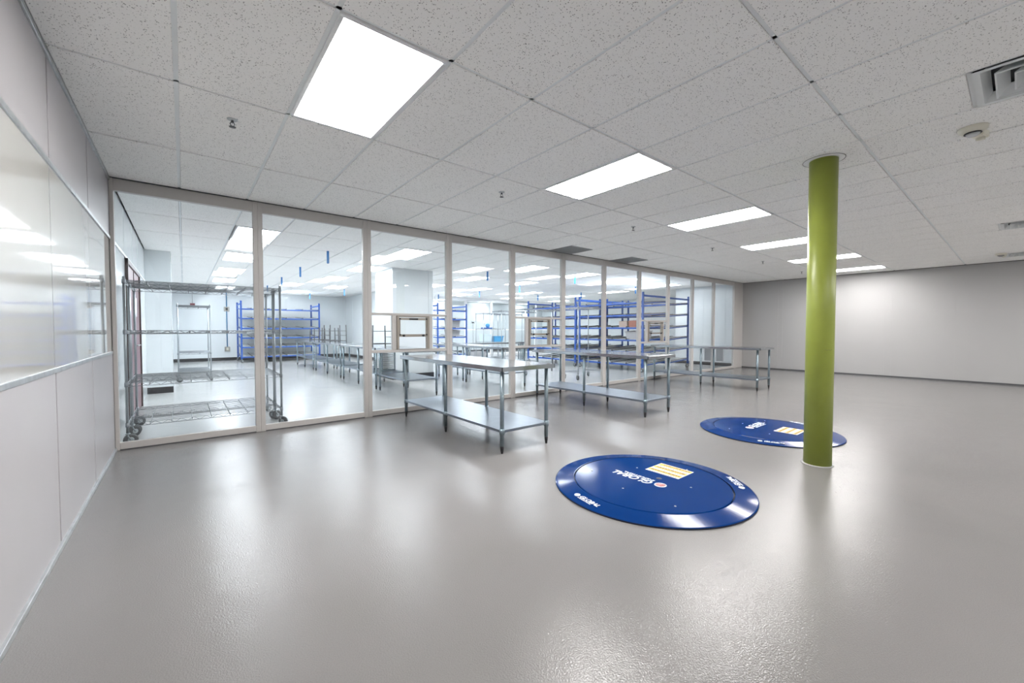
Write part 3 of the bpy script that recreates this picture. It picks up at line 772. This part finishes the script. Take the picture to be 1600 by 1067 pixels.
# ================================================================= BLUE FLOW RACKS
def blue_rack(label, loc, L, D, rz=0, zs=(.21, .57, .92, 1.28, 1.65, 2.0), ht=2.27, slats=9):
    t = thing('blue_storage_rack', label, 'rack', loc, rz, 'blue mobile flow racks')
    for x in (0, L):
        for y in (0, D):
            b = MB(); b.bev(x-.028, x+.028, y-.022, y+.022, .13, ht, .003); b.lathe([(.03, ht), (.032, ht+.03), (.0, ht+.034)], (x, y, 0), 8)
            z = .3
            while z < ht-.05: b.box(x-.006, x+.006, y-.0228, y+.0228, z, z+.014, 1); z += .11
            b.build('post', [M['blue'], M['seam']], t)
            caster_parts(t, x, y, .132, .06, .7+x+y)
    for x in (0, L):
        b = MB()
        b.bev(x-.014, x+.014, .022, D-.022, ht-.10, ht-.045, .003)
        b.build('end_brace', M['blue'], t)
    for i, z in enumerate(zs):
        zr = z+.07
        b = MB(); b.bev(.028, L-.028, -.016, .016, z-.032, z+.018, .003); b.build('front_beam', M['blue'], t)
        b = MB(); b.bev(.028, L-.028, D-.016, D+.016, zr-.032, zr+.018, .003); b.build('rear_beam', M['track'], t)
        b = MB()
        for x in (0, L):
            n = len(b.v); b.v.extend([(x-.012, .022, z-.028), (x+.012, .022, z-.028), (x+.012, D-.022, zr-.028), (x-.012, D-.022, zr-.028), (x-.012, .022, z+.006), (x+.012, .022, z+.006), (x+.012, D-.022, zr+.006), (x-.012, D-.022, zr+.006)])
            for q in [(3,2,1,0),(4,5,6,7),(0,1,5,4),(1,2,6,5),(2,3,7,6),(3,0,4,7)]: b.face([n+j for j in q])
        b.build('side_rail', M['blue'], t)
        # deck of roller tracks
        b = MB(); n_ = slats*2; w_ = (L-.07)/n_
        for k in range(n_):
            x0 = .035+k*w_+.008; x1 = x0+w_-.016; n = len(b.v)
            b.v.extend([(x0, .02, z+.004), (x1, .02, z+.004), (x1, D-.02, zr+.004), (x0, D-.02, zr+.004), (x0, .02, z+.016), (x1, .02, z+.016), (x1, D-.02, zr+.016), (x0, D-.02, zr+.016)])
            for q in [(3,2,1,0),(4,5,6,7),(0,1,5,4),(1,2,6,5),(2,3,7,6),(3,0,4,7)]: b.face([n+j for j in q], 1 if q == (3,2,1,0) else 0)
            if k % 4 == 1:
                b.tube([(x1+.008, 0, z+.026), (x1+.008, D, zr+.026)], .010, 5, mi=2)
                b.bev(x1-.006, x1+.022, -.022, .012, z+.0, z+.05, .003, 2)
        b.build('roller_deck', [M['roller'], M['track'], M['seam']], t)
    return t
blue_rack('blue flow rack against the back wall at the left, white roller shelves', (1.67, 14.75, 0), 2.68, 1.35, 0)
blue_rack('blue flow rack nearest the right end, behind the farthest hatch', (10.17, 5.82, 0), 2.38, 1.26, R(-90))
blue_rack('blue flow rack in the front row, behind the fourth glass bay', (10.17, 8.38, 0), 2.38, 1.26, R(-90))
blue_rack('blue flow rack in the rear row, back to back with the nearest one', (11.60, 5.82, 0), 2.30, 1.24, R(-90))
blue_rack('blue flow rack in the rear row, behind the front-row rack', (11.60, 8.38, 0), 2.30, 1.24, R(-90))
blue_rack('short blue flow rack right of the white pier, with two bins', (7.95, 11.35, 0), 1.35, 1.2, 0, slats=5)

# ================================================================= SMALL THINGS IN THE BACK ROOM
def bin_(name, label, cat, x0, x1, y0, y1, z0, z1, m, lid=None, rot=(0, 0)):
    t = thing(name, label, cat, ((x0+x1)/2, (y0+y1)/2, z0)); t.rotation_euler = (rot[0], rot[1], 0)
    a, c, h_ = (x1-x0)/2, (y1-y0)/2, z1-z0; b = MB(); n = 0; tp = .90; th = .01
    P = []
    for (f_, z) in ((tp, 0), (1, h_), (1-th/a, h_), (tp-th/a, th)):
        b.v.extend([(-a*f_, -c*f_, z), (a*f_, -c*f_, z), (a*f_, c*f_, z), (-a*f_, c*f_, z)])
    for j in range(3):
        for k in range(4): b.face([4*j+k, 4*j+(k+1) % 4, 4*j+4+(k+1) % 4, 4*j+4+k])
    b.face([0, 1, 2, 3]); b.face([12, 13, 14, 15]); b.build('body', m, t)
    b = MB(); e = .012; b.bev(-a-e, a+e, -c-e, -c+.002, h_-.03, h_, .002); b.bev(-a-e, a+e, c-.002, c+e, h_-.03, h_, .002); b.bev(-a-e, -a+.002, -c, c, h_-.03, h_, .002); b.bev(a-.002, a+e, -c, c, h_-.03, h_, .002)
    b.build('rim', m, t)
    if lid:
        b = MB(); b.bev(-a, a, -c, c, h_-.02, h_+.02, .004); b.build('contents', lid, t)
    return t
def carton(label, x0, x1, y0, y1, z0, z1, m, rot=(0, -math.atan(.07/1.26))):
    t = thing('cardboard_box', label, 'box', ((x0+x1)/2, (y0+y1)/2, z0)); t.rotation_euler = (rot[0], rot[1], 0); a, c, h_ = (x1-x0)/2, (y1-y0)/2, z1-z0
    b = MB(); b.bev(-a, a, -c, c, 0, h_, .004); b.build('body', m, t)
    b = MB(); b.box(-.03, .03, -c-.001, c+.001, h_-.0005, h_+.001); b.box(-.03, .03, -c-.0012, -c, h_-.09, h_); b.build('tape', M['beige'], t)
# rack deck heights: z+.016 at front rising .07 over depth
bin_('storage_bin', 'grey bin with a tan load, on the upper shelf of the short rack', 'bin', 8.72, 9.14, 11.6, 12.2, 1.28+.0168+.07*.55/1.2, 1.62, M['tote_grey'], M['carton'], rot=(math.atan(.07/1.2), 0))
bin_('storage_bin', 'grey bin without a load, below the tan-filled one on the short rack', 'bin', 8.72, 9.14, 11.6, 12.2, .92+.0168+.07*.55/1.2, 1.22, M['tote_grey'], rot=(math.atan(.07/1.2), 0))
carton('reddish brown cardboard box on a shelf of the nearest blue rack', 10.30, 10.55, 3.75, 4.0, 1.28+.0168+.07*.255/1.26, 1.50, M['carton_red'])
carton('pale pinkish cardboard box left of the reddish one on the blue rack', 10.30, 10.55, 4.06, 4.35, 1.28+.0168+.07*.255/1.26, 1.49, M['carton'])
bin_('storage_bin', 'wide grey bin on the blue rack below the cardboard boxes', 'bin', 10.28, 10.78, 3.52, 4.1, .92+.0168+.07*.36/1.26, 1.19, M['tote_grey'], rot=(0, -math.atan(.07/1.26)))
bin_('storage_bin', 'blue bin on the far wire cart, by the rear partition', 'bin', 8.55, 8.95, 8.34, 8.66, .8045, 1.0, M['tote_blue'])
bin_('storage_bin', 'pale bin on the far wire cart, left of the blue bin', 'bin', 8.12, 8.45, 8.34, 8.66, .8045, 1.08, M['tote_teal'])
t = thing('bench_gauge', 'small blue bench instrument with dial on top of the wire cart shelf', 'instrument', (8.35, 8.5, 1.2655))
b = MB(); b.bev(-.2, .2, -.1, .1, 0, .04, .004); b.build('base', M['blue'], t)
b = MB(); b.lathe([(0, -.03), (.07, -.03), (.07, .03), (0, .03)], (0.02, 0, .11), 20, axis='y'); b.build('dial', M['tote_blue'], t)
b = MB(); b.tube([(-.15, 0, .04), (-.15, 0, .16), (-.11, 0, .17)], .012, 8); b.build('lever', M['black'], t)
bin_('storage_bin', 'grey-blue bin on the floor beneath the far tables', 'bin', 8.9, 9.5, 10.2, 10.7, 0, .35, M['tote_grey'])
t = thing('tripod_stand', 'thin tripod stand with a small head near the rear partition', 'stand', (9.6, 11.3, 0))
b = MB(); b.tube([(0, 0, .5), (0, 0, 1.5)], .008, 8); b.build('pole', M['seam'], t)
for k in range(3):
    a = k*2.094+.3; b = MB(); b.tube([(0, 0, .55), (.3*math.cos(a), .3*math.sin(a), 0.008)], .007, 6); b.build('leg', M['seam'], t)
b = MB(); b.bev(-.04, .04, -.03, .03, 1.5, 1.56, .006); b.tube([(-.16, 0, 1.50), (.18, 0, 1.58)], .006, 6); b.tube([(-.12, 0, 1.6), (.10, 0, 1.48)], .005, 6); b.build('head', M['seam'], t)
# upturned tubular frames on the tables
def tub_frame(label, x, y, rz, w_=.46, d_=.46, h_=.44, z0=.8625, dark=False):
    t = thing('tubular_frame', label, 'frame', (x, y, z0), rz, 'tubular frames on the tables')
    m = M['seam']
    for sx in (-1, 1):
        for sy_ in (-1, 1):
            b = MB(); b.tube([(sx*w_/2, sy_*d_/2, 0), (sx*w_/2*.96, sy_*d_/2*.96, h_)], .015, 8); lg = b.build('leg', m, t)
    b = MB()
    for z in (.05, .20, .33):
        f = 1-.04*z/h_
        a, c = w_/2*f, d_/2*f
        if z == .05: b.tube([(-a, -c, z), (a, -c, z)], .009, 6); b.tube([(-a, c, z), (a, c, z)], .009, 6)
        b.tube([(-a, -c, z), (-a, c, z)], .008, 6); b.tube([(a, -c, z), (a, c, z)], .008, 6)
        if z == .33: b.tube([(-a, -c, z), (a, -c, z)], .008, 6)
    b.build('rails', m, t)
tub_frame('tubular frame on the back-room table, nearest of the left trio', 3.40, 9.05, .1, h_=.50)
tub_frame('tubular frame on the back-room table, middle of the left trio', 3.40, 9.72, -.05, h_=.42)
tub_frame('tubular frame on the farthest left-row table', 3.40, 10.75, .05, h_=.40)
tub_frame('tubular frame half hidden behind the second mullion', 3.42, 5.72, 0, h_=.46, dark=True)
# slotted tray rack on the undershelf
t = thing('tray_rack', 'slotted white-louvred tray rack standing under the middle table', 'rack', (3.50, 5.62, .3305))
b = MB()
for y in (-.22, .22):
    b.bev(-.16, -.13, y-.015, y+.015, 0, .46, .003); b.bev(.13, .16, y-.015, y+.015, 0, .46, .003)
b.bev(-.16, .16, -.235, -.205, 0, .03, .003); b.bev(-.16, .16, .205, .235, 0, .03, .003); b.bev(-.16, .16, -.235, .235, .44, .46, .003)
b.build('frame', M['galv'], t)
for k in range(9):
    b = MB(); b.bev(-.155, .155, -.2, .2, .05+.042*k, .062+.042*k, .002); b.build('tray', M['white_paint'], t)
# wall things
t = thing('fire_alarm_horn', 'dark red fire alarm horn on the back wall above the narrow shelving', 'alarm', (.29, YB-.005, 2.19))
b = MB(); b.bev(-.075, .075, -.05, 0, -.05, .05, .008); b.build('body', M['alarm'], t)
b = MB(); b.bev(-.05, .05, -.065, -.05, -.095, -.052, .005); b.build('lens', M['label_white'], t)
b = MB(); b.tube([(0, -.012, .05), (0, -.012, H-2.19)], .009, 8); b.build('conduit', M['alu'], t)
t = thing('outlet_conduit', 'blue conduit with two outlet boxes on the back wall', 'conduit', (1.36, YB-.005, 0))
b = MB(); b.tube([(0, -.02, .5), (0, -.02, H)], .018, 8); b.build('pipe', M['conduit_blue'], t)
for z in (.46, 2.05):
    b = MB(); b.bev(-.09, .09, -.055, 0, z-.09, z+.09, .006); q = b.build('outlet_box', M['box_metal'], t)
    b = MB(); b.bev(-.035, .035, -.062, -.055, z-.05, z+.05, .003); b.build('socket', M['black'] if z > 1 else M['beige'], q)
for i, y in enumerate((3.56, 3.15)):
    t = thing('wall_grille', ['grey wall grille low on the far right wall behind the glass, left one', 'grey wall grille low on the far right wall behind the glass, right one'][i], 'air vent', (14.294, y, 0), 0, 'low wall grilles behind the glass')
    b = MB(); b.bev(-.02, 0, -.135, .135, .13, .15, .002); b.bev(-.02, 0, -.135, .135, .57, .59, .002); b.bev(-.02, 0, -.135, -.115, .15, .57, .002); b.bev(-.02, 0, .115, .135, .15, .57, .002); b.build('frame', M['white_paint'], t)
    b = MB()
    for k in range(20): b.box(-.012, -.004, -.115, .115, .153+.021*k, .165+.021*k)
    b.box(-.003, 0, -.115, .115, .15, .57); b.build('louvres', M['grille'], t)
t = thing('thermostat', 'small pale sensor box on the return wall behind the far table', 'sensor', (5.943, 13.9, .98))
b = MB(); b.bev(-.03, 0, -.12, .12, -.04, .04, .005); b.build('cover', M['tote_grey'], t)
b = MB(); b.box(-.032, -.03, -.09, .02, -.02, .02); b.build('display', M['seam'], t)
